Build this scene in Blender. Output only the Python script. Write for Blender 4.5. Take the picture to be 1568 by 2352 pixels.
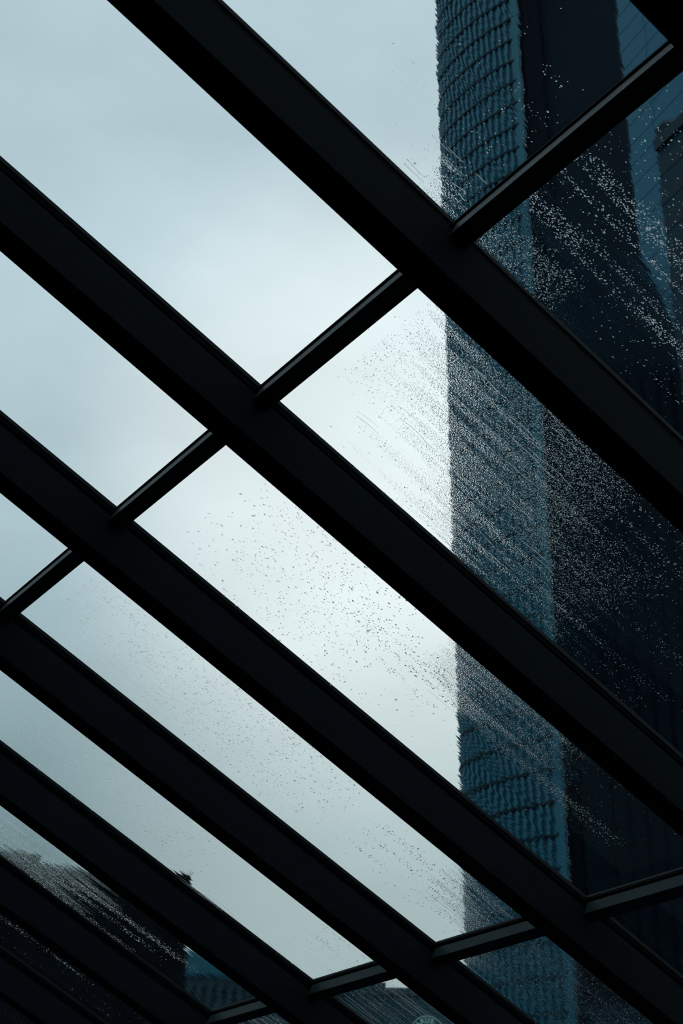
import bpy, bmesh, math, random
import numpy as np
from mathutils import Matrix, Vector

for o in list(bpy.data.objects):
    bpy.data.objects.remove(o, do_unlink=True)
scene = bpy.context.scene
COL = scene.collection

# ------------------------------------------------------------------ camera
CAM_Z = 1.6
PITCH = math.asin(0.4175 / math.hypot(0.9087, 0.4175))
cam_data = bpy.data.cameras.new('camera')
cam = bpy.data.objects.new('camera', cam_data)
COL.objects.link(cam)
# camera axes (right, up, back) in world coordinates
_rx, _rs = 0.0018708, 0.0017
up_c = Vector((0.0017, -0.9087, 0.4175)).normalized()
y_c = (Vector((0, 0, 1)) - up_c * up_c.z).normalized()
x_c = y_c.cross(up_c)
C2W = Matrix((x_c, y_c, up_c))                     # camera (right, down, forward) -> world
right, upv, back = C2W @ Vector((1, 0, 0)), C2W @ Vector((0, -1, 0)), C2W @ Vector((0, 0, -1))
cam.matrix_world = Matrix(((right.x, upv.x, back.x, 0), (right.y, upv.y, back.y, 0),
                           (right.z, upv.z, back.z, CAM_Z), (0, 0, 0, 1)))
cam_data.sensor_fit = 'VERTICAL'
cam_data.sensor_height = 36.0
cam_data.sensor_width = 24.0
cam_data.lens = 3533.47 / 2352 * 36.0
cam_data.clip_start = 0.05
cam_data.clip_end = 3000
cam_data.dof.use_dof = True
cam_data.dof.focus_distance = 6.0
cam_data.dof.aperture_fstop = 10.0
scene.camera = cam

# ------------------------------------------------------------------ exposure
scene.view_settings.view_transform = 'Standard'
scene.view_settings.look = 'None'
scene.view_settings.exposure = 0.0
scene.view_settings.gamma = 1.0
scene.view_settings.use_curve_mapping = False
scene.cycles.use_denoising = True
scene.cycles.max_bounces = 14
scene.cycles.transmission_bounces = 12
scene.cycles.transparent_max_bounces = 12
scene.cycles.caustics_refractive = True
scene.cycles.caustics_reflective = True
scene.cycles.sample_clamp_indirect = 4.0

# ------------------------------------------------------------------ overcast sky
SKY_GLOW_DIR = (C2W @ Vector(((930 - 784) / 3533.47, (1080 - 1176) / 3533.47, 1))).normalized()
SKY_LOW = (0.20, 0.325, 0.35)
SKY_HIGH = (0.535, 0.675, 0.735)
SKY_GLOW = (0.24, 0.205, 0.175)
SKY_BAND = (0.25, 0.235, 0.22)
BAND_AZ = math.radians(3.0)
world = bpy.data.worlds.new('overcast_sky')
scene.world = world
world.use_nodes = True
nt = world.node_tree
nt.nodes.clear()
N = nt.nodes.new
L = nt.links.new
tc = N('ShaderNodeTexCoord')
nrm = N('ShaderNodeVectorMath'); nrm.operation = 'NORMALIZE'
L(tc.outputs['Generated'], nrm.inputs[0])
sep = N('ShaderNodeSeparateXYZ'); L(nrm.outputs[0], sep.inputs[0])
# elevation gradient
mr = N('ShaderNodeMapRange'); mr.inputs['From Min'].default_value = 0.10; mr.inputs['From Max'].default_value = 0.52
mr.interpolation_type = 'SMOOTHSTEP'
L(sep.outputs['Z'], mr.inputs['Value'])
mixg = N('ShaderNodeMix'); mixg.data_type = 'RGBA'
mixg.inputs['A'].default_value = (*SKY_LOW, 1); mixg.inputs['B'].default_value = (*SKY_HIGH, 1)
L(mr.outputs[0], mixg.inputs['Factor'])
# bright patch where the sun sits behind the clouds
dot = N('ShaderNodeVectorMath'); dot.operation = 'DOT_PRODUCT'
L(nrm.outputs[0], dot.inputs[0]); dot.inputs[1].default_value = SKY_GLOW_DIR
gl = N('ShaderNodeMapRange'); gl.inputs['From Min'].default_value = math.cos(math.radians(14)); gl.inputs['From Max'].default_value = 1.0
gl.interpolation_type = 'SMOOTHSTEP'
L(dot.outputs['Value'], gl.inputs['Value'])
# cloud banks
mp = N('ShaderNodeMapping'); mp.inputs['Scale'].default_value = (3.2, 3.2, 6.5); mp.inputs['Rotation'].default_value = (0.3, 0.5, 0.2)
L(nrm.outputs[0], mp.inputs[0])
cl = N('ShaderNodeTexNoise'); cl.inputs['Scale'].default_value = 1.6; cl.inputs['Detail'].default_value = 4.0
cl.inputs['Roughness'].default_value = 0.48
L(mp.outputs[0], cl.inputs['Vector'])
clm = N('ShaderNodeMapRange'); clm.inputs['From Min'].default_value = 0.3; clm.inputs['From Max'].default_value = 0.7
clm.inputs['To Min'].default_value = 0.90; clm.inputs['To Max'].default_value = 1.10
L(cl.outputs['Fac'], clm.inputs['Value'])
flat = N('ShaderNodeVectorMath'); flat.operation = 'MULTIPLY'; flat.inputs[1].default_value = (1, 1, 0)
L(nrm.outputs[0], flat.inputs[0])
flatn = N('ShaderNodeVectorMath'); flatn.operation = 'NORMALIZE'; L(flat.outputs[0], flatn.inputs[0])
bdot = N('ShaderNodeVectorMath'); bdot.operation = 'DOT_PRODUCT'; bdot.inputs[1].default_value = (math.sin(BAND_AZ), math.cos(BAND_AZ), 0)
L(flatn.outputs[0], bdot.inputs[0])
bm_ = N('ShaderNodeMapRange'); bm_.inputs['From Min'].default_value = math.cos(math.radians(15)); bm_.inputs['From Max'].default_value = 1.0
bm_.interpolation_type = 'SMOOTHSTEP'; L(bdot.outputs['Value'], bm_.inputs['Value'])
# the band fades out higher up
bz = N('ShaderNodeMapRange'); bz.inputs['From Min'].default_value = 0.42; bz.inputs['From Max'].default_value = 0.62
bz.inputs['To Min'].default_value = 1.0; bz.inputs['To Max'].default_value = 0.0; L(sep.outputs['Z'], bz.inputs['Value'])
bmul = N('ShaderNodeMath'); bmul.operation = 'MULTIPLY'; L(bm_.outputs[0], bmul.inputs[0]); L(bz.outputs[0], bmul.inputs[1])
bandc = N('ShaderNodeMix'); bandc.data_type = 'RGBA'; bandc.blend_type = 'ADD'; bandc.inputs['B'].default_value = (*SKY_BAND, 1)
L(bmul.outputs[0], bandc.inputs['Factor']); L(mixg.outputs['Result'], bandc.inputs['A'])
glc = N('ShaderNodeMix'); glc.data_type = 'RGBA'; glc.blend_type = 'ADD'
glc.inputs['B'].default_value = (*SKY_GLOW, 1)
L(gl.outputs[0], glc.inputs['Factor']); L(bandc.outputs['Result'], glc.inputs['A'])
cmul = N('ShaderNodeVectorMath'); cmul.operation = 'SCALE'
L(glc.outputs['Result'], cmul.inputs[0]); L(clm.outputs[0], cmul.inputs['Scale'])
bg = N('ShaderNodeBackground'); L(cmul.outputs[0], bg.inputs['Color']); bg.inputs['Strength'].default_value = 1.0
wo = N('ShaderNodeOutputWorld'); L(bg.outputs[0], wo.inputs['Surface'])

# ------------------------------------------------------------------ helpers
def tag(o, label=None, cat=None, group=None, kind=None):
    if label: o['label'] = label
    if cat: o['category'] = cat
    if group: o['group'] = group
    if kind: o['kind'] = kind
    return o

def link(o, parent=None):
    COL.objects.link(o)
    if parent: o.parent = parent
    return o

def empty(name, matrix):
    o = bpy.data.objects.new(name, None)
    o.empty_display_size = 0.2
    link(o)
    o.matrix_world = matrix
    return o

def mesh_obj(name, bm, mat, parent=None, matrix=None, smooth=False):
    me = bpy.data.meshes.new(name)
    bm.normal_update()
    bm.to_mesh(me); bm.free()
    me.materials.append(mat)
    if smooth:
        for p in me.polygons: p.use_smooth = True
    o = bpy.data.objects.new(name, me)
    link(o, parent)
    if matrix is not None: o.matrix_world = matrix
    return o

def add_box(bm, lo, hi, bevel=0.0):
    vs = [bm.verts.new((x, y, z)) for x in (lo[0], hi[0]) for y in (lo[1], hi[1]) for z in (lo[2], hi[2])]
    idx = [(0, 1, 3, 2), (4, 6, 7, 5), (0, 4, 5, 1), (2, 3, 7, 6), (0, 2, 6, 4), (1, 5, 7, 3)]
    fs = [bm.faces.new([vs[i] for i in f]) for f in idx]
    bmesh.ops.recalc_face_normals(bm, faces=fs)
    if bevel > 0:
        es = list({e for f in fs for e in f.edges})
        bmesh.ops.bevel(bm, geom=es, offset=bevel, segments=2, affect='EDGES', profile=0.6)
    return vs

def box(name, lo, hi, mat, parent=None, bevel=0.0, matrix=None):
    bm = bmesh.new(); add_box(bm, lo, hi, bevel)
    return mesh_obj(name, bm, mat, parent, matrix)

def add_prism(bm, poly, z0, z1, top_poly=None):
    top_poly = top_poly or poly
    a = [bm.verts.new((x, y, z0)) for x, y in poly]
    b = [bm.verts.new((x, y, z1)) for x, y in top_poly]
    n = len(poly)
    fs = [bm.faces.new(a[::-1]), bm.faces.new(b)]
    for i in range(n):
        fs.append(bm.faces.new((a[i], a[(i + 1) % n], b[(i + 1) % n], b[i])))
    bmesh.ops.recalc_face_normals(bm, faces=fs)

def prism(name, poly, z0, z1, mat, parent=None, top_poly=None, origin=(0, 0)):
    bm = bmesh.new()
    sh = lambda P: [(x - origin[0], y - origin[1]) for x, y in P]
    add_prism(bm, sh(poly), z0, z1, sh(top_poly) if top_poly else None)
    return mesh_obj(name, bm, mat, parent)

def material(name, color, rough=0.5, metal=0.0, spec=0.5, var=0.0, var_scale=4.0, var_stretch=(1, 1, 1)):
    m = bpy.data.materials.new(name); m.use_nodes = True
    t = m.node_tree; b = t.nodes['Principled BSDF']
    b.inputs['Base Color'].default_value = (*color, 1)
    b.inputs['Roughness'].default_value = rough
    b.inputs['Metallic'].default_value = metal
    b.inputs['Specular IOR Level'].default_value = spec
    if var > 0:
        c = t.nodes.new('ShaderNodeTexCoord'); mp_ = t.nodes.new('ShaderNodeMapping')
        mp_.inputs['Scale'].default_value = var_stretch
        nz = t.nodes.new('ShaderNodeTexNoise'); nz.inputs['Scale'].default_value = var_scale; nz.inputs['Detail'].default_value = 5
        mr_ = t.nodes.new('ShaderNodeMapRange'); mr_.inputs['From Min'].default_value = 0.3; mr_.inputs['From Max'].default_value = 0.7
        mr_.inputs['To Min'].default_value = 1 - var; mr_.inputs['To Max'].default_value = 1 + var
        rgb = t.nodes.new('ShaderNodeVectorMath'); rgb.operation = 'SCALE'; rgb.inputs[0].default_value = color
        t.links.new(c.outputs['Object'], mp_.inputs[0]); t.links.new(mp_.outputs[0], nz.inputs['Vector'])
        t.links.new(nz.outputs['Fac'], mr_.inputs['Value']); t.links.new(mr_.outputs[0], rgb.inputs['Scale'])
        t.links.new(rgb.outputs[0], b.inputs['Base Color'])
        r2 = t.nodes.new('ShaderNodeMapRange'); r2.inputs['To Min'].default_value = max(0, rough - 0.08); r2.inputs['To Max'].default_value = min(1, rough + 0.08)
        t.links.new(nz.outputs['Fac'], r2.inputs['Value']); t.links.new(r2.outputs[0], b.inputs['Roughness'])
    return m

# materials -----------------------------------------------------------------
M_RAFTER = material('charcoal_coated_steel', (0.0165, 0.0215, 0.0285), 0.7, 0, 0.06, 0.12, 9, (1, 6, 6))
M_NECK = material('black_neck_steel', (0.003, 0.004, 0.005), 0.7, 0, 0.04)
M_GASKET = material('black_rubber', (0.003, 0.0045, 0.0065), 0.7, 0, 0.06)
M_CAP = material('dark_cap_aluminium', (0.01, 0.012, 0.014), 0.6, 0, 0.1)
M_BAR = material('grey_anodised_bar', (0.034, 0.064, 0.076), 0.5, 0, 0.15, 0.12, 14, (1, 1, 1))
M_SOFFIT = material('dark_soffit', (0.012, 0.014, 0.017), 0.8, 0, 0.2)
M_WALL = material('dark_interior_wall', (0.03, 0.034, 0.04), 0.8, 0, 0.2, 0.1, 2)
M_FLOOR = material('dark_floor', (0.05, 0.055, 0.062), 0.6, 0, 0.3, 0.15, 1.5)
M_ASPHALT = material('wet_asphalt', (0.035, 0.04, 0.045), 0.5, 0, 0.4, 0.2, 0.2)
M_FACADE = material('teal_curtain_wall', (0.008, 0.066, 0.102), 0.5, 0, 0.2, 0.10, 0.12)
M_FIN = material('pale_teal_fin', (0.021, 0.135, 0.200), 0.5, 0, 0.2)
M_SPAN = material('dark_floor_band', (0.003, 0.022, 0.034), 0.6, 0, 0.1)
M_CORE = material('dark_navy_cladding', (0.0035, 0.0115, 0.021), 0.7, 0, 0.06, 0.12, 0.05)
M_COREF = material('navy_panel_joint', (0.0015, 0.005, 0.010), 0.7, 0, 0.05)
M_BLUE = material('blue_glass_facade', (0.006, 0.118, 0.200), 0.5, 0, 0.12, 0.06, 0.05)
M_BLUEJ = material('blue_joint', (0.0052, 0.100, 0.170), 0.5, 0, 0.12)
M_SLATE = material('slate_facade', (0.007, 0.035, 0.055), 0.7, 0, 0.1, 0.12, 0.08)
M_SLATEW = material('slate_window', (0.005, 0.025, 0.042), 0.6, 0, 0.1)
M_BLACKB = material('near_black_facade', (0.006, 0.008, 0.011), 0.9, 0, 0.05, 0.1, 0.1)  # near-black wall colour, tone varied slightly at random
M_BLACKW = material('near_black_window', (0.004, 0.005, 0.008), 0.8, 0, 0.04)  # even near-black window colour, a little darker than the wall
M_TEALB = material('weathered_teal_facade', (0.012, 0.055, 0.072), 0.6, 0, 0.2, 0.15, 0.2)
M_TEALW = material('teal_window', (0.010, 0.040, 0.055), 0.5, 0, 0.4)
M_PARAPET = material('pale_blue_parapet', (0.028, 0.150, 0.205), 0.6, 0, 0.15)
M_CHECK = material('grey_cladding', (0.040, 0.075, 0.098), 0.7, 0, 0.1, 0.1, 0.3)
M_CHECKW = material('dark_grey_window', (0.007, 0.018, 0.027), 0.6, 0, 0.1)
M_SIGN = material('sign_disc_teal', (0.016, 0.065, 0.075), 0.6, 0, 0.1)
M_SIGNL = material('sign_lettering_pale', (0.42, 0.80, 0.77), 0.5, 0, 0.2)

def glass_mat(name, color, ior, wet=False, grain=None, wave=1.0):
    m = bpy.data.materials.new(name); m.use_nodes = True
    t = m.node_tree; t.nodes.clear()
    out = t.nodes.new('ShaderNodeOutputMaterial')
    g = t.nodes.new('ShaderNodeBsdfGlass'); g.inputs['Color'].default_value = (*color, 1)
    g.inputs['Roughness'].default_value = 0.0; g.inputs['IOR'].default_value = ior
    t.links.new(g.outputs[0], out.inputs['Surface'])
    if wet:
        # water film running down the slope: fine ridges along u, plus slow waves
        uv = t.nodes.new('ShaderNodeUVMap'); uv.uv_map = 'plane'
        def streak(su, sv, detail, dist_amt):
            mp_ = t.nodes.new('ShaderNodeMapping'); mp_.inputs['Scale'].default_value = (su, sv, 1)
            nz = t.nodes.new('ShaderNodeTexNoise'); nz.inputs['Scale'].default_value = 1.0; nz.inputs['Detail'].default_value = detail
            t.links.new(uv.outputs[0], mp_.inputs[0]); t.links.new(mp_.outputs[0], nz.inputs['Vector'])
            return nz.outputs['Fac']
        def mul(a, k):
            n = t.nodes.new('ShaderNodeMath'); n.operation = 'MULTIPLY'
            t.links.new(a, n.inputs[0])
            if isinstance(k, (int, float)): n.inputs[1].default_value = k
            else: t.links.new(k, n.inputs[1])
            return n.outputs[0]
        def add(a, b):
            n = t.nodes.new('ShaderNodeMath'); n.operation = 'ADD'
            t.links.new(a, n.inputs[0]); t.links.new(b, n.inputs[1]); return n.outputs[0]
        mask = t.nodes.new('ShaderNodeMapRange'); mask.inputs['From Min'].default_value = 0.38; mask.inputs['From Max'].default_value = 0.62
        mask.inputs['To Min'].default_value = 0.25
        t.links.new(streak(0.7, 9.0, 2, 0), mask.inputs['Value'])
        h = add(mul(mul(streak(4.0, 90.0, 1.5, 0), 0.00004 * wave), mask.outputs[0]), mul(streak(1.6, 17.0, 1.0, 0), 0.00009 * wave))
        if grain:
            # close-set beads of water: a fine pebbled film inside the box (u0, u1, v0, v1), amount
            gu0, gu1, gv0, gv1, amt = grain
            sp = t.nodes.new('ShaderNodeSeparateXYZ'); t.links.new(uv.outputs[0], sp.inputs[0])
            def ramp(sock, a, b):
                r = t.nodes.new('ShaderNodeMapRange'); r.interpolation_type = 'SMOOTHSTEP'
                r.inputs['From Min'].default_value = a; r.inputs['From Max'].default_value = b
                t.links.new(sock, r.inputs['Value']); return r.outputs[0]
            fu, fv = 0.30 * (gu1 - gu0), 0.22 * (gv1 - gv0)
            bx = mul(mul(ramp(sp.outputs[0], 20 + gu0, 20 + gu0 + fu * .6), ramp(sp.outputs[0], 20 + gu1, 20 + gu1 - fu)),
                     mul(ramp(sp.outputs[1], 20 + gv0, 20 + gv0 + fv), ramp(sp.outputs[1], 20 + gv1, 20 + gv1 - fv)))
            gm = t.nodes.new('ShaderNodeMapRange'); gm.inputs['From Min'].default_value = 0.38; gm.inputs['From Max'].default_value = 0.66
            gm.inputs['To Min'].default_value = 0.05
            t.links.new(streak(1.6, 34.0, 2, 0), gm.inputs['Value'])
            bead = t.nodes.new('ShaderNodeMapRange'); bead.inputs['From Min'].default_value = 0.54; bead.inputs['From Max'].default_value = 0.82
            t.links.new(streak(200.0, 250.0, 0.5, 0), bead.inputs['Value'])
            pe = mul(mul(bead.outputs[0], amt), mul(bx, gm.outputs[0]))
            h = add(h, pe)
        bp = t.nodes.new('ShaderNodeBump'); bp.inputs['Strength'].default_value = 1.0; bp.inputs['Distance'].default_value = 1.0
        t.links.new(h, bp.inputs['Height']); t.links.new(bp.outputs[0], g.inputs['Normal'])
    return m
M_GLASS = glass_mat('clear_glazing', (0.975, 0.99, 0.992), 1.5)
M_GLASSWET = glass_mat('rain_wet_glazing', (0.975, 0.99, 0.992), 1.5, wet=True)
GRAIN = {(0, 0): (-0.20, 0.04, -1.10, -0.80, 0.00012), (1, 0): (-0.03, 0.70, -1.10, -0.62, 0.00020), (1, 1): (0.0, 1.75, -2.10, -0.92, 0.00024),
         (1, 2): (1.05, 1.95, -2.60, -1.95, 0.00022), (1, 3): (2.00, 2.70, -3.80, -2.90, 0.00018), (1, 5): (0.5, 1.7, -6.1, -5.45, 0.00017),
         (2, 3): (2.40, 3.60, -4.10, -3.10, 0.00008), (2, 4): (2.40, 3.80, -5.2, -3.85, 0.000003), (2, 5): (2.40, 3.3, -6.1, -4.9, 0.00005)}
M_WETG = {k: glass_mat('rain_beaded_glazing', (0.975, 0.99, 0.992), 1.5, wet=True, grain=g, wave=0.02 if k == (2, 4) else 1.0) for k, g in GRAIN.items()}
M_WATER = glass_mat('rain_water', (0.99, 1.0, 1.0), 1.33)

# ------------------------------------------------------------------ the sloping glass roof: frame of coordinates
# u runs down the slope, v runs level along the bars (towards the camera side), w points into the room
Uc = Vector((0.7347598, 0.6365641, 0.2343378)); Vc = Vector((0.5682304, -0.3889360, -0.7251503))
Nc = Vector((-0.3704622, 0.6659692, -0.6474896)); P0c = Vector((0.8777609, -1.1433555, 3.4936806))
Uw, Vw, Nw = C2W @ Uc, C2W @ Vc, C2W @ Nc
P0w = C2W @ P0c + Vector((0, 0, CAM_Z))
ROOF = Matrix(((Uw.x, Vw.x, Nw.x, P0w.x), (Uw.y, Vw.y, Nw.y, P0w.y), (Uw.z, Vw.z, Nw.z, P0w.z), (0, 0, 0, 1)))
def at(u, v, w=0.0):
    return ROOF @ Matrix.Translation((u, v, w))
def pt(u, v, w=0.0):
    return ROOF @ Vector((u, v, w))

RA, RG, RH = 0.05154, 0.02087, 0.20385          # rafter half width, gasket half width, depth
BB, BT, BH = 0.02911, 0.03456, 0.07461          # bar half width, bar gasket half width, depth
UROW = (0.0, 2.47197)
U_TOP, U_EAVE = -2.75, 5.05
V_HI, V_LO = 0.12, -8.0
GT = 0.012                                       # glass thickness

# ------------------------------------------------------------------ room shell (structure)
def plan(u, v):
    p = pt(u, v); return (p.x, p.y)
def wall(name, a, b, za, zb, th, mat, outward, label):
    """vertical wall from plan point a to b, top heights za, zb, thickened outwards"""
    n = Vector((outward[0], outward[1])).normalized() * th
    bm = bmesh.new()
    q = []
    for (p, z) in ((a, za), (b, zb)):
        for k in (0, 1):
            x, y = p[0] + n.x * k, p[1] + n.y * k
            q.append((bm.verts.new((x, y, 0)), bm.verts.new((x, y, z))))
    (a0, a1), (c0, c1), (b0, b1), (d0, d1) = q
    fs = [bm.faces.new(f) for f in ((a0, b0, b1, a1), (c0, c1, d1, d0), (a0, a1, c1, c0), (b0, d0, d1, b1), (a1, b1, d1, c1), (a0, c0, d0, b0))]
    bmesh.ops.recalc_face_normals(bm, faces=fs)
    o = mesh_obj(name, bm, mat)
    return tag(o, label, 'wall', kind='structure')
V_SOFF = 4.2
U_BACK = -6.0
hz = lambda u, v: pt(u, v).z
un = (Uw.x, Uw.y); vn = (Vw.x, Vw.y)
wall('wall_front', plan(U_EAVE, V_SOFF), plan(U_EAVE, V_LO), hz(U_EAVE, V_SOFF), hz(U_EAVE, V_LO), 0.2, M_WALL, un, 'low dark wall under the eave at the foot of the sloping glass roof')
wall('wall_back', plan(U_BACK, V_SOFF), plan(U_BACK, V_LO), hz(U_TOP, V_SOFF) + 0.05, hz(U_TOP, V_LO) + 0.05, 0.2, M_WALL, (-un[0], -un[1]), 'tall dark wall under the ridge, behind the camera')
def gable(name, v, sgn, label):
    bm = bmesh.new(); n = Vector(vn).normalized() * 0.2 * sgn
    us = (U_BACK, U_TOP, U_EAVE)
    ztop = (hz(U_TOP, v) + 0.05, hz(U_TOP, v) + 0.05, hz(U_EAVE, v))
    bot = []; top = []
    for k in (0, 1):
        bot.append([bm.verts.new((plan(u, v)[0] + n.x * k, plan(u, v)[1] + n.y * k, 0)) for u in us])
        top.append([bm.verts.new((plan(u, v)[0] + n.x * k, plan(u, v)[1] + n.y * k, z)) for u, z in zip(us, ztop)])
    loop = lambda k: [bot[k][0], bot[k][1], bot[k][2], top[k][2], top[k][1], top[k][0]]
    A, B = loop(0), loop(1)
    fs = [bm.faces.new(A), bm.faces.new(B[::-1])]
    for i in range(6): fs.append(bm.faces.new((A[i], B[i], B[(i + 1) % 6], A[(i + 1) % 6])))
    bmesh.ops.recalc_face_normals(bm, faces=fs)
    tag(mesh_obj(name, bm, M_WALL), label, 'wall', kind='structure')
gable('wall_left', V_LO, -1, 'dark gable wall closing the far lower end of the glass roof')
gable('wall_right', V_SOFF, 1, 'dark gable wall on the near side of the room')
bm = bmesh.new()
add_prism(bm, [plan(U_BACK, V_SOFF), plan(U_EAVE, V_SOFF), plan(U_EAVE, V_LO), plan(U_BACK, V_LO)], -0.15, 0.0)
tag(mesh_obj('floor', bm, M_FLOOR), 'dark floor of the room under the glass roof', 'floor', kind='structure')
# solid soffit on the near side of the glazing and the flat ceiling behind the ridge
tag(box('ceiling', (U_TOP, 0.06, 0.0), (U_EAVE, V_SOFF, 0.09), M_SOFFIT, matrix=at(0, 0)), 'black solid soffit beside the first rafter at the top right corner', 'ceiling', kind='structure')
bm = bmesh.new()
c4 = [(U_BACK, V_SOFF), (U_TOP, V_SOFF), (U_TOP, V_LO), (U_BACK, V_LO)]
lo_v = [bm.verts.new((*plan(u, v), hz(U_TOP, v) + 0.05)) for u, v in c4]
hi_v = [bm.verts.new((*plan(u, v), hz(U_TOP, v) + 0.20)) for u, v in c4]
fs = [bm.faces.new(lo_v[::-1]), bm.faces.new(hi_v)] + [bm.faces.new((lo_v[i], lo_v[(i + 1) % 4], hi_v[(i + 1) % 4], hi_v[i])) for i in range(4)]
bmesh.ops.recalc_face_normals(bm, faces=fs)
tag(mesh_obj('ceiling_flat', bm, M_SOFFIT), 'flat dark ceiling above the ridge, behind the camera', 'ceiling', kind='structure')
tag(box('trim_ridge', (U_TOP - 0.12, V_LO, -0.03), (U_TOP, V_SOFF, 0.24), M_RAFTER, matrix=at(0, 0), bevel=0.004), 'dark ridge beam holding the upper ends of the rafters', 'beam', kind='structure')
tag(box('trim_eave', (U_EAVE, V_LO, -0.03), (U_EAVE + 0.12, V_SOFF, 0.24), M_RAFTER, matrix=at(0, 0), bevel=0.004), 'dark eave beam holding the lower ends of the rafters', 'beam', kind='structure')

# ------------------------------------------------------------------ rafters
RAFTER_LABELS = [
    'black rafter cutting off the top right corner, with no pane on its right',
    'first long rafter from the top right, running just left of the tower top',
    'second long rafter from the top right, met by two upper bars, crossing the tower middle',
    'third long rafter from the top right, crossing the tower foot near the bottom',
    'fourth long rafter from the top right, meeting the left edge by the lowest upper bar',
    'fifth long rafter from the top right, directly above the roof block of the black building',
    'sixth long rafter from the top right, crossing the black building near the bottom left',
    'lowest rafter of all, cutting the bottom left corner over the black building',
]
def make_rafter():
    r = empty('rafter', at(0, 0))
    box('box_section', (U_TOP, -RA, 0.05), (U_EAVE, RA, RH), M_RAFTER, r, bevel=0.0012)
    box('neck', (U_TOP, -0.0150, -0.018), (U_EAVE, 0.0150, 0.05), M_NECK, r)
    for s in (-1, 1):
        lo, hi = (0.0150, RG) if s > 0 else (-RG, -0.0150)
        box('gasket', (U_TOP, lo, 0.0005), (U_EAVE, hi, 0.009), M_GASKET, r)
    box('pressure_cap', (U_TOP, -RG + 0.001, -0.034), (U_EAVE, RG - 0.001, -0.018), M_CAP, r, bevel=0.002)
    # shadow groove strip along the top of the box section
    for s in (-1, 1):
        lo, hi = (0.0400, RA - 0.0015) if s > 0 else (-RA + 0.0015, -0.0400)
        box('edge_strip', (U_TOP, lo, 0.0475), (U_EAVE, hi, 0.05), M_RAFTER, r)
    return r
def copy_tree(o, matrix):
    c = o.copy(); COL.objects.link(c); c.matrix_world = matrix
    for ch in list(o.children):
        d = ch.copy(); COL.objects.link(d); d.parent = c
        d.matrix_parent_inverse = ch.matrix_parent_inverse.copy()
    return c
proto = make_rafter()
for i in range(8):
    r = proto if i == 0 else copy_tree(proto, at(0, -i))
    tag(r, RAFTER_LABELS[i], 'rafter', 'sloping rafters of the glass roof', 'thing')

# ------------------------------------------------------------------ level cross bars between the rafters
def make_bar():
    b = empty('cross_bar', at(0, 0))
    V0, V1 = -0.5 + RA, 0.5 - RA
    box('bar_body', (-BB, -0.5 + RA, 0.019), (BB, 0.5 - RA, BH), M_BAR, b, bevel=0.0015)
    box('neck', (-0.018, -0.479, -0.018), (0.018, 0.479, 0.019), M_NECK, b)
    for s in (-1, 1):
        lo, hi = (0.018, BT) if s > 0 else (-BT, -0.018)
        box('gasket', (lo, -0.479, 0.0005), (hi, 0.479, 0.011), M_GASKET, b)
    box('pressure_cap', (-0.025, -0.479, -0.030), (0.025, 0.479, -0.018), M_CAP, b, bevel=0.002)
    return b
BAR_LABELS = {
    (0, 0): 'upper row cross bar in front of the curved tower, reaching the top right corner',
    (0, 1): 'upper row cross bar against bright sky just left of the tower, near the photo centre',
    (0, 2): 'upper row cross bar against open sky, second from the left edge',
    (0, 3): 'upper row cross bar against open sky, touching the left edge of the photo',
    (1, 2): 'lower row cross bar at the right edge, over the dark wing',
    (1, 3): 'lower row cross bar crossing the left edge of the tower near the bottom',
    (1, 4): 'lower row cross bar against bright sky, above the round sign',
    (1, 5): 'lower row cross bar over the blue building, lowest of its row',
}
BAR_OUT = {0: 'upper row cross bar continuing beyond the left edge of the photo', 1: 'lower row cross bar continuing outside the edge of the photo'}
for row_, bays_ in ((0, (4, 5, 6, 7)), (1, (0, 1, 6))):
    for b_ in bays_: BAR_LABELS[(row_, b_)] = BAR_OUT[row_]
bar0 = None
for (row, bay), lab in BAR_LABELS.items():
    m = at(UROW[row], -bay - 0.5)
    if bar0 is None: bar0 = make_bar(); bar0.matrix_world = m; b = bar0
    else: b = copy_tree(bar0, m)
    tag(b, lab, 'cross bar', ('upper' if row == 0 else 'lower') + ' row of cross bars', 'thing')

# ------------------------------------------------------------------ glass panes
PANES = {  # (row, bay): label
    (0, 0): 'clear glass pane over the top of the curved tower, above the upper bars',
    (0, 1): 'large clear glass pane of plain sky at the top left, above the upper bars',
    (0, 2): 'clear glass pane of plain sky at the left edge, second above the upper bars',
    (0, 3): 'small corner of clear glass at the left edge, lowest above the upper bars',
    (1, 0): 'rain streaked glass pane at the right edge showing the dark wing and blue tower',
    (1, 1): 'rain covered glass pane crossing the middle of the tower, white sky on its left',
    (1, 2): 'long wet glass pane from the sky at left of centre to the tower lower down',
    (1, 3): 'long wet glass pane ending at the lower bar by the tower edge',
    (1, 4): 'long greenish wet glass pane showing sky and the roof block of the black building',
    (1, 5): 'dark wet glass pane showing the black building and the blue parapet',
    (1, 6): 'dark glass pane near the bottom left corner with faint drops',
    (1, 7): 'dark glass pane in the bottom left corner under the lowest rafter',
    (2, 2): 'black glass pane in the bottom right corner below the lower bars',
    (2, 3): 'drop covered glass pane at the foot of the tower, below the lower bars',
    (2, 4): 'streaked glass pane over the round sign at the bottom edge',
    (2, 5): 'small streaked glass pane at the bottom edge beside the blue building',
}
for key_ in ((0, 4), (0, 5), (0, 6), (0, 7), (2, 0), (2, 1), (2, 6)):
    PANES[key_] = 'clear glass pane of the same roof outside the edges of the photo'
def urange(row):
    if row == 0: return U_TOP, -0.014
    if row == 1: return 0.014, UROW[1] - 0.014
    return UROW[1] + 0.014, U_EAVE
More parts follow.
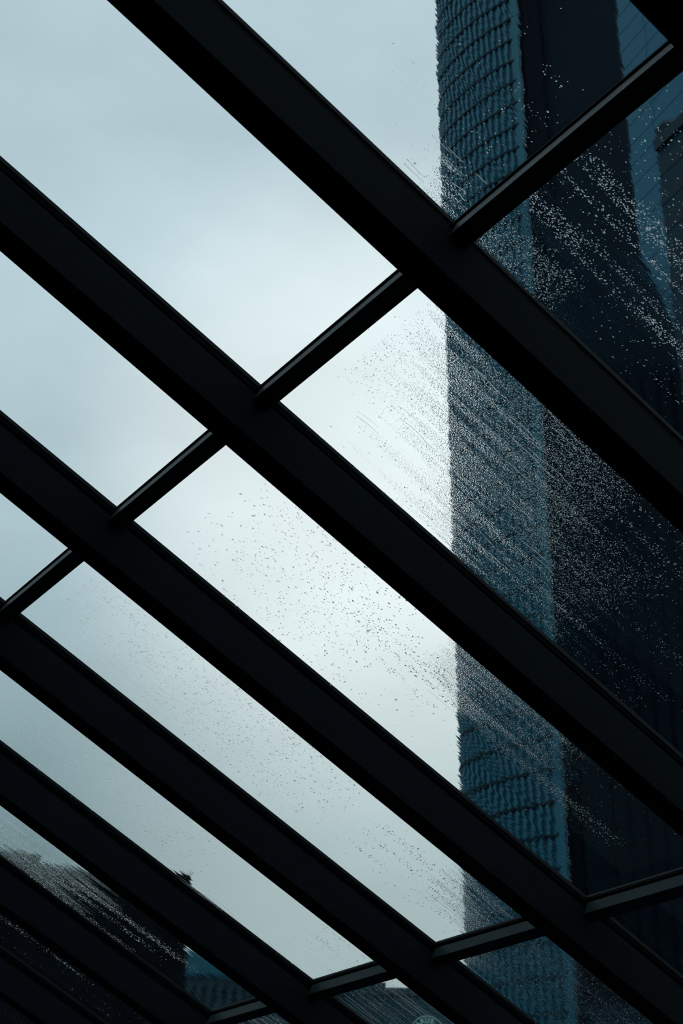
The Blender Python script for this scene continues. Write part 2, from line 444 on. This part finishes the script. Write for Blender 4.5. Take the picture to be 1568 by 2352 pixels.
for n, ((row, bay), lab) in enumerate(PANES.items()):
    u0, u1 = urange(row)
    if row == 1 and bay > 6: u1 = U_EAVE
    vc, uc = -bay - 0.5, (u0 + u1) / 2
    hv = 0.5 - 0.0100
    bm = bmesh.new()
    add_box(bm, (u0 - uc, -hv, -GT), (u1 - uc, hv, 0.0))
    me_name = 'window_%d' % (n + 1)
    o = mesh_obj(me_name, bm, M_GLASS, matrix=at(uc, vc))
    me = o.data
    me.materials.append(M_WETG.get((row, bay), M_GLASSWET))
    uvl = me.uv_layers.new(name='plane')
    for p in me.polygons:
        if p.normal.z < -0.9: p.material_index = 1
        for li in p.loop_indices:
            co = me.vertices[me.loops[li].vertex_index].co
            uvl.data[li].uv = (co.x + uc + 20.0, co.y + vc + 20.0)
    tag(o, lab, 'window', kind='structure')

# ------------------------------------------------------------------ street level outside
bm = bmesh.new()
outer = [(-900, -300), (900, -300), (900, 1200), (-900, 1200)]
add_prism(bm, outer, -0.5, -0.16)
tag(mesh_obj('ground', bm, M_ASPHALT), 'dark wet street level ground around the buildings', 'ground', kind='structure')

def P(az, d):
    a = math.radians(az); return (d * math.sin(a), d * math.cos(a))

def offset_path(path, dist):
    """offset an open plan path towards its outer (camera facing) side"""
    out = []
    for i, p in enumerate(path):
        a = Vector(path[max(i - 1, 0)]); b = Vector(path[min(i + 1, len(path) - 1)])
        t = (b - a).normalized(); n = Vector((t.y, -t.x))
        out.append((p[0] + n.x * dist, p[1] + n.y * dist))
    return out
def ribbon(bm, path, d0, d1, z0, z1):
    A = offset_path(path, d0); B = offset_path(path, d1)
    add_prism(bm, B + A[::-1], z0, z1)
def resample(path, n):
    pts = [Vector(p) for p in path]; ds = [0]
    for a, b in zip(pts, pts[1:]): ds.append(ds[-1] + (b - a).length)
    res = []
    for k in range(n):
        s = ds[-1] * k / (n - 1)
        for i in range(len(ds) - 1):
            if s <= ds[i + 1] + 1e-9:
                f = (s - ds[i]) / (ds[i + 1] - ds[i]); res.append(tuple(pts[i].lerp(pts[i + 1], f))); break
    return res, ds[-1]

# ------------------------------------------------------------------ curved tower
TOP = 172.0
def smooth_path(path, it=3):
    for _ in range(it):
        q = [path[0]]
        for a, b in zip(path, path[1:]):
            q.append((a[0] * .75 + b[0] * .25, a[1] * .75 + b[1] * .25)); q.append((a[0] * .25 + b[0] * .75, a[1] * .25 + b[1] * .75))
        q.append(path[-1]); path = q
    return path
front = smooth_path([P(4.95, 186), P(4.70, 179.5), P(4.58, 174.8), P(4.60, 171.6), P(5.0, 169.0), P(5.5, 167.0), P(6.17, 164.7), P(7.13, 162.3), P(8.40, 160.0)], 3)
tower = empty('curved_tower', Matrix.Translation((*P(7, 170), 0)))
tag(tower, 'tall teal tower with a curved ribbed front, standing right of centre', 'tower', kind='thing')
ox, oy = P(7, 170)
loc = lambda path: [(x - ox, y - oy) for x, y in path]
fl = loc(front)
body = fl + loc([P(8.399, 164), P(8.36, 178), P(6.4, 192)])
bm = bmesh.new(); add_prism(bm, body, 0, TOP)
mesh_obj('facade', bm, M_FACADE, tower)
FH, Z0 = 3.52, 44.86
z = Z0 - 12 * FH
while z < TOP - 1:
    bm = bmesh.new(); ribbon(bm, fl, 0.02, 0.34, z - 0.16, z + 0.16)
    mesh_obj('floor_band', bm, M_SPAN, tower)
    z += FH
pts, ln = resample(fl, 31)
for k in range(1, 30):
    bm = bmesh.new()
    a, b = Vector(pts[k - 1]), Vector(pts[k + 1]); t = (b - a).normalized()
    c = Vector(pts[k])
    ribbon(bm, [tuple(c - t * 0.22), tuple(c + t * 0.22)], 0.01, 0.26, 0, TOP)
    mesh_obj('mullion', bm, M_FIN, tower)
bm = bmesh.new(); ribbon(bm, [fl[-2], fl[-1]], -0.2, 0.30, 0, TOP)
c = Vector(fl[-1]); t = (Vector(fl[-1]) - Vector(fl[-6])).normalized()
bm.free(); bm = bmesh.new(); ribbon(bm, [tuple(c - t * 0.75), tuple(c)], 0.0, 0.36, 0, TOP)
mesh_obj('corner_post', bm, M_FIN, tower)
bm = bmesh.new(); ribbon(bm, fl, 0.0, 0.5, TOP - 0.8, TOP + 1.2)
mesh_obj('parapet', bm, M_SPAN, tower)

# dark wing beside the curved front, widening towards its foot
ox, oy = P(11, 170)
wing = empty('dark_wing_tower', Matrix.Translation((ox, oy, 0)))
tag(wing, 'windowless dark navy tower joined to the right side of the curved one', 'tower', kind='thing')
loc = lambda path: [(x - ox, y - oy) for x, y in path]
wf = [P(8.402, 160.5), P(9.4, 160.8), P(11.2, 162.5), P(12.92, 165)]
wb = [P(13.0, 180), P(9, 176)]
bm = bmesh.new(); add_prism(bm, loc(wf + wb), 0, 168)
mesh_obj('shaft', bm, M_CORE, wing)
lo = [P(9.0, 159.9), P(14.6, 163.5), P(14.7, 176), P(9.5, 170)]
mid = [P(9.0, 159.95), P(13.9, 164), P(14.0, 176), P(9.5, 170)]
hi = [P(9.0, 160.0), P(12.95, 164.6), P(13.0, 176), P(9.5, 170)]
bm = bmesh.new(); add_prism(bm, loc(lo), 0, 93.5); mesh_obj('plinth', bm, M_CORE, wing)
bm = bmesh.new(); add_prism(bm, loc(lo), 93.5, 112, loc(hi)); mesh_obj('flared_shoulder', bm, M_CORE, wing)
for az, wd in ((8.72, 0.9), (9.55, 0.5)):
    p = P(az, 160.35 if az > 9 else 160.2)
    box('pilaster', (p[0] - ox - wd / 2, p[1] - oy - 0.45, 112.5 if az > 9 else 0), (p[0] - ox + wd / 2, p[1] - oy + 0.4, 168), M_COREF, wing)
for k in range(7):
    az = 10.1 + k * 0.62
    p = P(az, 159.9 + (az - 9.0) / 5.6 * 3.55)
    box('panel_joint', (p[0] - ox - 0.16, p[1] - oy - 0.25, 0), (p[0] - ox + 0.16, p[1] - oy + 0.3, 92), M_COREF, wing)

# ------------------------------------------------------------------ blue tower behind, slate building at the right edge
ox, oy = P(14, 220)
bt = empty('blue_tower', Matrix.Translation((ox, oy, 0)))
tag(bt, 'plain blue glass tower behind the dark wing, at the top right', 'tower', kind='thing')
loc = lambda path: [(x - ox, y - oy) for x, y in path]
bfp = [P(11.2, 236), P(19.5, 196)]
bm = bmesh.new(); add_prism(bm, loc(bfp + [P(21.5, 230), P(13, 258)]), 0, 232); mesh_obj('facade', bm, M_BLUE, bt)
for k in range(52):
    bm = bmesh.new(); ribbon(bm, loc(bfp), 0.0, 0.05, 14 + k * 4.2, 14.16 + k * 4.2)
    mesh_obj('floor_joint', bm, M_BLUEJ, bt)
for k in range(1, 5):
    a, b = Vector(loc(bfp)[0]), Vector(loc(bfp)[1]); q = a.lerp(b, k / 5); t = (b - a).normalized() * 0.1
    bm = bmesh.new(); ribbon(bm, [tuple(q - t), tuple(q + t)], 0.0, 0.05, 0, 232); mesh_obj('vertical_joint', bm, M_BLUEJ, bt)

ox, oy = P(17, 135)
sb = empty('slate_office_block', Matrix.Translation((ox, oy, 0)))
tag(sb, 'dark slate office block with faint floor lines at the right edge', 'building', kind='thing')
loc = lambda path: [(x - ox, y - oy) for x, y in path]
sf = [P(14.18, 138), P(21, 121)]
bm = bmesh.new(); add_prism(bm, loc(sf + [P(23, 140), P(15.2, 156)]), 0, 106.3); mesh_obj('wall', bm, M_SLATE, sb)
for k in range(28):
    bm = bmesh.new(); ribbon(bm, loc(sf), 0.0, 0.05, 6.4 + k * 3.55, 8.3 + k * 3.55); mesh_obj('window_band', bm, M_SLATEW, sb)
bm = bmesh.new(); ribbon(bm, loc(sf), -0.1, 0.4, 105.6, 107.0); mesh_obj('parapet', bm, M_SLATEW, sb)
bm = bmesh.new()
c = Vector(loc([P(14.75, 141)])[0]); ring = [(c.x + 1.5 * math.cos(t * math.pi / 8), c.y + 1.5 * math.sin(t * math.pi / 8)) for t in range(16)]
add_prism(bm, ring, 106.3, 110.5); add_prism(bm, ring, 110.5, 111.6, [(c.x + (x - c.x) * .45, c.y + (y - c.y) * .45) for x, y in ring])
mesh_obj('roof_tank', bm, M_SLATEW, sb)

# ------------------------------------------------------------------ black building at the lower left
ox, oy = P(-9, 62)
kb = empty('black_building', Matrix.Translation((ox, oy, 0)))
tag(kb, 'black silhouetted building with a flat roof and corner block at the lower left', 'building', kind='thing')
loc = lambda path: [(x - ox, y - oy) for x, y in path]
kf = [P(-16, 57.6), P(-5.55, 64.2)]
bm = bmesh.new(); add_prism(bm, loc(kf + [P(-6.6, 80), P(-17, 76)]), 0, 14.0); mesh_obj('wall', bm, M_BLACKB, kb)
bm = bmesh.new(); add_prism(bm, loc([P(-16, 57.4), P(-11.0, 60.2), P(-11.2, 64), P(-16, 61)]), 14.0, 14.25); mesh_obj('roof_ledge', bm, M_BLACKB, kb)
bm = bmesh.new(); add_prism(bm, loc([P(-6.75, 63.5), P(-5.5, 64.1), P(-5.7, 69), P(-6.9, 68.5)]), 14.0, 14.5); mesh_obj('roof_block', bm, M_BLACKB, kb)
a, b = Vector(loc(kf)[0]), Vector(loc(kf)[1])
for fl_ in range(4):
    for k in range(7):
        q0, q1 = a.lerp(b, (k + 0.25) / 7), a.lerp(b, (k + 0.75) / 7)
        bm = bmesh.new(); ribbon(bm, [tuple(q0), tuple(q1)], -0.05, 0.06, 1.5 + fl_ * 3.1, 3.3 + fl_ * 3.1); mesh_obj('window', bm, M_BLACKW, kb)

# ------------------------------------------------------------------ blue parapet building behind it
ox, oy = P(-4, 122)
pb = empty('blue_parapet_building', Matrix.Translation((ox, oy, 0)))
tag(pb, 'blue building with dark windows beside the black building, at the bottom edge', 'building', kind='thing')
loc = lambda path: [(x - ox, y - oy) for x, y in path]
pf = [P(-8, 118), P(-2.7, 121)]
HP = 120 * 0.1375 + 1.6
bm = bmesh.new(); add_prism(bm, loc(pf + [P(-2.8, 140), P(-8, 138)]), 0, HP); mesh_obj('wall', bm, M_CHECK, pb)
bm = bmesh.new(); ribbon(bm, loc(pf), -0.3, 0.35, HP, HP + 1.9); mesh_obj('upper_storey', bm, M_PARAPET, pb)
a, b = Vector(loc(pf)[0]), Vector(loc(pf)[1])
for fl_ in range(5):
    for k in range(14):
        q0, q1 = a.lerp(b, (k + 0.2 + 0.3 * (fl_ % 2)) / 14.5), a.lerp(b, (k + 0.65 + 0.3 * (fl_ % 2)) / 14.5)
        z0 = HP - 2.0 - fl_ * 2.1
        bm = bmesh.new(); ribbon(bm, [tuple(q0), tuple(q1)], -0.05, 0.06, z0, z0 + 1.3); mesh_obj('window', bm, M_CHECKW, pb)

# ------------------------------------------------------------------ teal building carrying the round sign
ox, oy = P(1.4, 92)
hb = empty('teal_shop_building', Matrix.Translation((ox, oy, 0)))
tag(hb, 'weathered teal low building with a stepped roofline behind the round sign', 'building', kind='thing')
loc = lambda path: [(x - ox, y - oy) for x, y in path]
hf = [P(-3.3, 92), P(4.35, 92.5)]
HT = 92 * 0.131 + 1.6
bm = bmesh.new(); add_prism(bm, loc(hf + [P(4.2, 108), P(-3.1, 108)]), 0, HT); mesh_obj('wall', bm, M_TEALB, hb)
bm = bmesh.new(); add_prism(bm, loc([P(-0.3, 92.25), P(1.62, 92.45), P(1.6, 100), P(-0.3, 100)]), HT, HT + 0.40); mesh_obj('roof_step', bm, M_TEALB, hb)
bm = bmesh.new(); ribbon(bm, loc(hf), -0.05, 0.14, HT - 0.35, HT + 0.06); mesh_obj('cornice', bm, M_TEALB, hb)
a, b = Vector(loc(hf)[0]), Vector(loc(hf)[1])
for fl_ in range(3):
    for k in range(6):
        q0, q1 = a.lerp(b, (k + 0.15) / 9.5), a.lerp(b, (k + 0.75) / 9.5)
        z0 = HT - 2.6 - fl_ * 3.2
        bm = bmesh.new(); ribbon(bm, [tuple(q0), tuple(q1)], -0.05, 0.05, z0, z0 + 1.7); mesh_obj('window', bm, M_TEALW, hb)

# round sign hung on its wall
def cam_dir(px, py):
    d = C2W @ Vector(((px - 784) / 3533.47, (py - 1176) / 3533.47, 1)); return d
d = cam_dir(981, 2374); k = 91.6 / math.hypot(d.x, d.y)
sx, sy, sz = d.x * k, d.y * k, d.z * k + CAM_Z
tang = (Vector((*hf[1], 0)) - Vector((*hf[0], 0))).normalized()
nrm_ = Vector((tang.y, -tang.x, 0))
SM = Matrix(((tang.x, 0, nrm_.x, sx), (tang.y, 0, nrm_.y, sy), (0, 1, 0, sz), (0, 0, 0, 1)))
sg = empty('round_sign', SM)
tag(sg, 'round pale ringed sign with lettering on the teal building at the bottom edge', 'sign', kind='thing')
R1 = 0.97
def ring_mesh(bm, r0, r1, z0, z1, n=64):
    rows = []
    for r, zz in ((r0, z0), (r1, z0), (r1, z1), (r0, z1)):
        rows.append([bm.verts.new((r * math.cos(2 * math.pi * i / n), r * math.sin(2 * math.pi * i / n), zz)) for i in range(n)])
    fs = []
    for q in range(4):
        A, B = rows[q], rows[(q + 1) % 4]
        for i in range(n): fs.append(bm.faces.new((A[i], A[(i + 1) % n], B[(i + 1) % n], B[i])))
    bmesh.ops.recalc_face_normals(bm, faces=fs)
bm = bmesh.new(); bmesh.ops.create_cone(bm, cap_ends=True, segments=64, radius1=R1 * .99, radius2=R1 * .99, depth=0.10); disc = mesh_obj('disc', bm, M_SIGN, sg)
bm = bmesh.new(); ring_mesh(bm, R1 * 0.955, R1, 0.03, 0.09); mesh_obj('outer_ring', bm, M_SIGNL, disc)
bm = bmesh.new(); ring_mesh(bm, R1 * 0.50, R1 * 0.535, 0.03, 0.09); mesh_obj('inner_ring', bm, M_SIGNL, disc)
def letter(ch, ang):
    cu = bpy.data.curves.new('letter', 'FONT'); cu.body = ch; cu.size = 0.38; cu.extrude = 0.015; cu.align_x = 'CENTER'; cu.offset = 0.012
    tmp = bpy.data.objects.new('letter_tmp', cu); COL.objects.link(tmp)
    bpy.context.view_layer.update()
    me = bpy.data.meshes.new_from_object(tmp.evaluated_get(bpy.context.evaluated_depsgraph_get()))
    bpy.data.objects.remove(tmp, do_unlink=True); bpy.data.curves.remove(cu)
    me.name = 'letter'; me.materials.clear(); me.materials.append(M_SIGNL)
    o = bpy.data.objects.new('letter', me); link(o, disc)
    r = R1 * 0.61
    o.matrix_local = Matrix.Translation((r * math.sin(ang), r * math.cos(ang), 0.065)) @ Matrix.Rotation(-ang, 4, 'Z')
for ch, deg in (('A', -45), ('R', -22), ('U', 1), ('S', 23)):
    letter(ch, math.radians(deg))

# low podium at the foot of the dark wing
ox, oy = P(10, 118)
po = empty('low_podium', Matrix.Translation((ox, oy, 0)))
tag(po, 'low bluish podium at the foot of the dark wing, at the bottom edge', 'building', kind='thing')
loc = lambda path: [(x - ox, y - oy) for x, y in path]
qf = [P(8.75, 117), P(12.0, 117)]
bm = bmesh.new(); add_prism(bm, loc(qf + [P(12, 130), P(8.9, 130)]), 0, 117 * 0.117 + 1.6); mesh_obj('wall', bm, M_SLATE, po)
bm = bmesh.new(); ribbon(bm, loc(qf), -0.05, 0.2, 117 * 0.117 + 1.1, 117 * 0.117 + 1.75); mesh_obj('parapet', bm, M_SLATEW, po)

# ------------------------------------------------------------------ rain on the glass
rng = np.random.default_rng(11)
def vnoise(x, seed):
    """smooth 1D noise in 0..1"""
    r = np.random.default_rng(seed).random(4096)
    i = np.floor(x).astype(int) % 4095; f = x - np.floor(x); f = f * f * (3 - 2 * f)
    return r[i] * (1 - f) + r[i + 1] * f
# (row, bay): list of (u0, u1, v0, v1, drops per m2, radius mm, streak contrast 0..1)
PATCH = {
    (0, 0): [(-0.50, -0.02, -0.95, -0.55, 1500, 1.0, .9), (-0.24, -0.02, -0.96, -0.78, 16000, 1.0, .6), (-0.20, -0.03, -0.75, -0.40, 3500, 1.1, .9),
             (-0.45, -0.25, -0.9, -0.2, 150, 1.2, .5)],
    (1, 0): [(0.03, 0.34, -0.97, -0.82, 36000, 0.95, .3), (0.04, 0.80, -0.90, -0.48, 24000, 1.35, .97), (0.45, 0.95, -0.84, -0.45, 6000, 1.5, .97),
             (0.05, 0.9, -0.97, -0.1, 2200, 1.0, .6), (0.3, 0.9, -0.55, -0.15, 1500, 1.6, .6)],
    (1, 1): [(0.10, 1.00, -1.72, -1.02, 48000, 1.0, .35), (0.50, 1.30, -1.97, -1.40, 46000, 1.0, .65), (0.85, 1.45, -1.55, -1.05, 9000, 1.15, .9),
             (0.05, 0.45, -1.60, -1.30, 1200, 1.5, .8), (0.25, 0.80, -1.95, -1.60, 900, 2.1, .7), (1.1, 1.75, -1.97, -1.4, 5000, 0.9, .95), (0.1, 2.3, -1.97, -1.03, 200, 1.6, .5)],
    (1, 2): [(0.20, 1.05, -2.96, -2.2, 2000, 2.0, .3), (0.85, 1.40, -2.72, -2.46, 6500, 1.9, .95), (0.70, 1.32, -2.95, -2.35, 1100, 1.9, .9),
             (1.12, 1.80, -2.52, -2.04, 34000, 1.05, .75), (1.35, 2.25, -2.62, -2.53, 24000, 1.2, .7), (1.3, 2.3, -2.95, -2.05, 1300, 1.1, .9)],
    (1, 3): [(0.12, 1.6, -3.95, -3.1, 2200, 2.1, .3), (1.70, 2.44, -3.85, -3.40, 4500, 2.0, .95), (2.10, 2.45, -3.75, -3.05, 16000, 1.3, .8), (0.8, 2.3, -3.35, -3.05, 1500, 1.9, .9)],
    (1, 4): [(0.12, 1.6, -4.95, -4.1, 2200, 2.1, .3), (2.12, 2.45, -4.95, -4.2, 6500, 1.7, .95), (0.6, 2.0, -4.96, -4.6, 900, 1.8, .9)],
    (1, 5): [(0.70, 1.45, -5.97, -5.60, 24000, 1.4, .75), (1.40, 2.15, -5.70, -5.62, 26000, 1.5, .6), (1.3, 2.0, -5.80, -5.74, 18000, 1.4, .6), (1.2, 1.9, -5.96, -5.90, 22000, 1.4, .6), (0.7, 2.4, -5.95, -5.1, 400, 1.4, .8)],
    (1, 6): [(1.0, 2.0, -6.66, -6.54, 9000, 1.5, .9), (1.2, 2.6, -6.95, -6.3, 1200, 1.5, .95)],
    (1, 7): [(1.5, 3.0, -7.9, -7.2, 300, 1.6, .9)],
    (2, 2): [(2.5, 3.6, -2.95, -2.1, 350, 1.3, .8)],
    (2, 3): [(2.50, 3.40, -3.97, -3.30, 9000, 1.1, .5), (2.5, 3.5, -3.97, -3.05, 1500, 1.4, .5)],
    (2, 4): [(2.49, 3.30, -4.97, -4.05, 12000, 1.0, .3)],
    (2, 5): [(2.49, 3.10, -5.97, -5.1, 3500, 1.2, .6)],
}
DROP_LABELS = {
    (0, 0): 'rain drops on the pane over the top of the curved tower',
    (1, 0): 'rain drops in slanting streaks on the right edge pane over the dark wing',
    (1, 1): 'thick rain drops on the pane crossing the middle of the tower',
    (1, 2): 'rain drops on the long pane from the centre left to the lower tower',
    (1, 3): 'rain drops on the long pane ending by the tower edge',
    (1, 4): 'sparse rain drops on the greenish pane over the black roof block',
    (1, 5): 'glinting bands of rain drops on the pane over the black building',
    (1, 6): 'faint rain drops on the dark pane near the bottom left corner',
    (1, 7): 'few rain drops on the pane in the bottom left corner',
    (2, 2): 'few rain drops on the black pane in the bottom right corner',
    (2, 3): 'rain drops on the pane at the foot of the tower',
    (2, 4): 'dense rain drops on the pane over the round sign',
    (2, 5): 'rain drops on the small bottom pane beside the blue building',
}
SEG = 7
ang = np.arange(SEG) * 2 * np.pi / SEG
# unit drop: base ring (flat, duplicated), foot ring, shoulder ring, apex
def unit_drop():
    rings = [(1.0, 0.0), (0.62, 0.66)]
    v = []
    for r, h in [(1.0, 0.0)] + rings:
        v += [(r * math.cos(a), r * math.sin(a), h) for a in ang]
    v.append((0, 0, 1.0))
    faces = [list(range(SEG))]
    for i in range(SEG):
        j = (i + 1) % SEG
        faces.append([SEG + i, 2 * SEG + i, 2 * SEG + j, SEG + j])
        faces.append([2 * SEG + i, 3 * SEG, 2 * SEG + j])
    return np.array(v), faces
UD, UF = unit_drop()
UF_len = np.array([len(f) for f in UF]); UF_flat = np.array([i for f in UF for i in f])
def build_drops(key, patches):
    row, bay = key
    us, vs, rs = [], [], []
    for q, (u0, u1, v0, v1, dens, rmm, con) in enumerate(patches):
        n = int(dens * (u1 - u0) * (v1 - v0) * 1.6)
        u = rng.uniform(u0, u1, n); v = rng.uniform(v0, v1, n)
        wob_v = v + 0.006 * np.sin(u * 4 + bay)
        s1 = vnoise(wob_v * 42 + 400, 5 + bay); s2 = vnoise(u * 4.0 + np.floor(wob_v * 42 + 400) * 7.3, 9 + bay)
        s3 = vnoise(wob_v * 110 + 900, 21 + bay)
        s = np.clip((s1 * 0.7 + s3 * 0.3 - 0.50) * 6, 0, 1) * np.clip((s2 - 0.22) * 3, 0, 1)
        eu = np.minimum((u - u0), (u1 - u)) / (0.22 * (u1 - u0)); ev = np.minimum((v - v0), (v1 - v)) / (0.25 * (v1 - v0))
        edge = np.clip(np.minimum(eu, ev), 0, 1)
        if u0 < 0.2 or (2.45 < u0 < 2.6): edge = np.clip(np.minimum(np.where(u < (u0 + u1) / 2, 1, eu), ev), 0, 1)
        keep = rng.random(n) < (1 - con + con * s) * (0.15 + 0.85 * edge) / 1.1
        if key == (1, 1):
            thin = v < -1.237 - (u - 0.2) * 1.13           # the beads thin out towards the lower side of this pane
            keep &= ~thin | (rng.random(n) < 0.30)
        u, v = u[keep], v[keep]
        us.append(u); vs.append(v)
        rs.append(rmm * 0.001 * np.exp(rng.normal(0, 0.36, len(u))))
    u = np.concatenate(us); v = np.concatenate(vs); r = np.clip(np.concatenate(rs), 0.0005, 0.0045)
    lo, hi = urange(row)
    if row == 1 and bay > 6: hi = U_EAVE
    ok = (u > lo + 0.03) & (u < hi - 0.03) & (v > -bay - 1 + 0.03) & (v < -bay - 0.03)
    u, v, r = u[ok], v[ok], r[ok]
    # thin out overlaps on a coarse grid
    order = np.argsort(-r); seen = set(); keep = []
    for i in order:
        c = (int(u[i] / 0.0026), int(v[i] / 0.0026))
        if c in seen: continue
        seen.add(c); keep.append(i)
        if r[i] > 0.0017:
            seen.update({(c[0] + a, c[1] + b) for a in (-1, 0, 1) for b in (-1, 0, 1)})
    keep = np.array(keep); u, v, r = u[keep], v[keep], r[keep]
    n = len(u)
    th = rng.normal(0, 0.35, n); el = rng.uniform(1.0, 1.6, n); hgt = r * rng.uniform(0.18, 0.38, n)
    X = UD[None, :, 0] * (r * el)[:, None]; Y = UD[None, :, 1] * (r / np.sqrt(el))[:, None]
    wob = 1 + 0.14 * np.sin(2 * np.arctan2(UD[None, :, 1], UD[None, :, 0] + 1e-9) + rng.uniform(0, 6.28, n)[:, None])
    X = X * wob; Y = Y * wob
    uc, vc = (lo + hi) / 2, -bay - 0.5
    co = np.empty((n, len(UD), 3))
    co[..., 0] = X * np.cos(th)[:, None] - Y * np.sin(th)[:, None] + (u - uc)[:, None]
    co[..., 1] = X * np.sin(th)[:, None] + Y * np.cos(th)[:, None] + (v - vc)[:, None]
    co[..., 2] = 0.0003 - UD[None, :, 2] * (hgt + 0.0003)[:, None]      # outside is -w; foot sunk a little into the film
    me = bpy.data.meshes.new('rain_drops')
    nv, nf, nl = n * len(UD), n * len(UF), n * len(UF_flat)
    me.vertices.add(nv); me.loops.add(nl); me.polygons.add(nf)
    me.vertices.foreach_set('co', co.reshape(-1))
    base = (np.arange(n) * len(UD))[:, None]
    me.loops.foreach_set('vertex_index', (UF_flat[None] + base).reshape(-1).astype(np.int32))
    lens = np.tile(UF_len, n)
    me.polygons.foreach_set('loop_start', np.concatenate([[0], np.cumsum(lens)[:-1]]).astype(np.int32))
    me.polygons.foreach_set('use_smooth', np.ones(nf, bool))
    me.update(calc_edges=True); me.validate()
    me.materials.append(M_WATER)
    o = bpy.data.objects.new('rain_drops', me); link(o)
    o.matrix_world = at(uc, vc, -GT)
    tag(o, DROP_LABELS[key], 'rain', 'rain on the glass roof', 'stuff')
    return n
total = sum(build_drops(k, p) for k, p in PATCH.items())
print('drops', total, flush=True)

# thin rivulets running down the slope
RIVER_LABELS = {
    (0, 0): 'short rain rivulets on the pane over the top of the tower',
    (1, 1): 'wavy rain rivulets across the tower edge on the middle pane',
    (1, 2): 'thin rain rivulets on the long pane crossing the lower tower',
    (1, 3): 'rain rivulets at the lower end of the pane by the tower edge',
    (1, 4): 'long rain rivulets on the greenish pane near the black roof block',
    (1, 5): 'rain rivulets on the pane over the black building',
    (2, 4): 'close straight rain rivulets on the pane over the round sign',
    (2, 5): 'rain rivulets on the small bottom pane beside the blue building',
}
RIV = {  # (u0, u1, v0, v1, count, min length, max length, half width mm)
    (0, 0): [(-0.26, -0.06, -0.96, -0.80, 12, .03, .09, 0.8)],
    (1, 1): [(0.20, 0.75, -1.85, -1.22, 30, .06, .22, 0.75), (0.6, 1.0, -1.95, -1.5, 14, .06, .22, 0.75)],
    (1, 2): [(1.15, 1.4, -2.6, -2.1, 10, .05, .2, 0.8)],
    (1, 3): [(2.15, 2.35, -3.75, -3.05, 16, .05, .2, 1.0)],
    (1, 4): [(1.45, 1.75, -4.96, -4.88, 6, .15, .3, 1.0)],
    (1, 5): [(0.7, 1.1, -5.95, -5.1, 20, .15, .4, 1.2)],
    (2, 4): [(2.49, 2.6, -4.96, -4.08, 30, .2, .8, 0.75)],
    (2, 5): [(2.49, 2.6, -5.96, -5.1, 24, .15, .5, 1.2)],
}
def build_rivulets(key, specs):
    row, bay = key
    lo, hi = urange(row); uc, vc = (lo + hi) / 2, -bay - 0.5
    bm = bmesh.new()
    prof = [(-1, 0.0003), (-0.75, -0.45), (-0.3, -0.9), (0.3, -0.9), (0.75, -0.45), (1, 0.0003)]
    for (u0, u1, v0, v1, cnt, l0, l1, hw) in specs:
        for _ in range(cnt):
            u = rng.uniform(u0, u1); v = rng.uniform(v0, v1); ln = rng.uniform(l0, l1); w0 = hw * 0.001 * rng.uniform(0.6, 1.3)
            n = max(6, int(ln / 0.012)); ph = rng.uniform(0, 6.28, 3); prev = None
            for i in range(n + 1):
                s = i / n; uu = u + s * ln
                if uu > hi - 0.03: break
                vv = v + 0.0035 * math.sin(uu * 22 + ph[0]) + 0.002 * math.sin(uu * 51 + ph[1])
                if not (-bay - 0.965 < vv < -bay - 0.035): continue
                wd = w0 * (0.35 + 0.65 * math.sin(math.pi * min(1, s * 0.9 + 0.08)) ** 0.6)
                cur = [bm.verts.new((uu - uc, vv - vc + a * wd, (0.0003 if b > 0 else b * wd * 0.5))) for a, b in prof]
                if prev:
                    for q in range(5): bm.faces.new((prev[q], prev[q + 1], cur[q + 1], cur[q]))
                    bm.faces.new((prev[5], prev[0], cur[0], cur[5]))
                else: bm.faces.new(cur)
                prev = cur
            if prev: 
                try: bm.faces.new(prev[::-1])
                except ValueError: pass
    bmesh.ops.recalc_face_normals(bm, faces=bm.faces)
    o = mesh_obj('rain_rivulets', bm, M_WATER, matrix=at(uc, vc, -GT), smooth=True)
    tag(o, RIVER_LABELS[key], 'rain', 'rain on the glass roof', 'stuff')
for k, sp in RIV.items(): build_rivulets(k, sp)
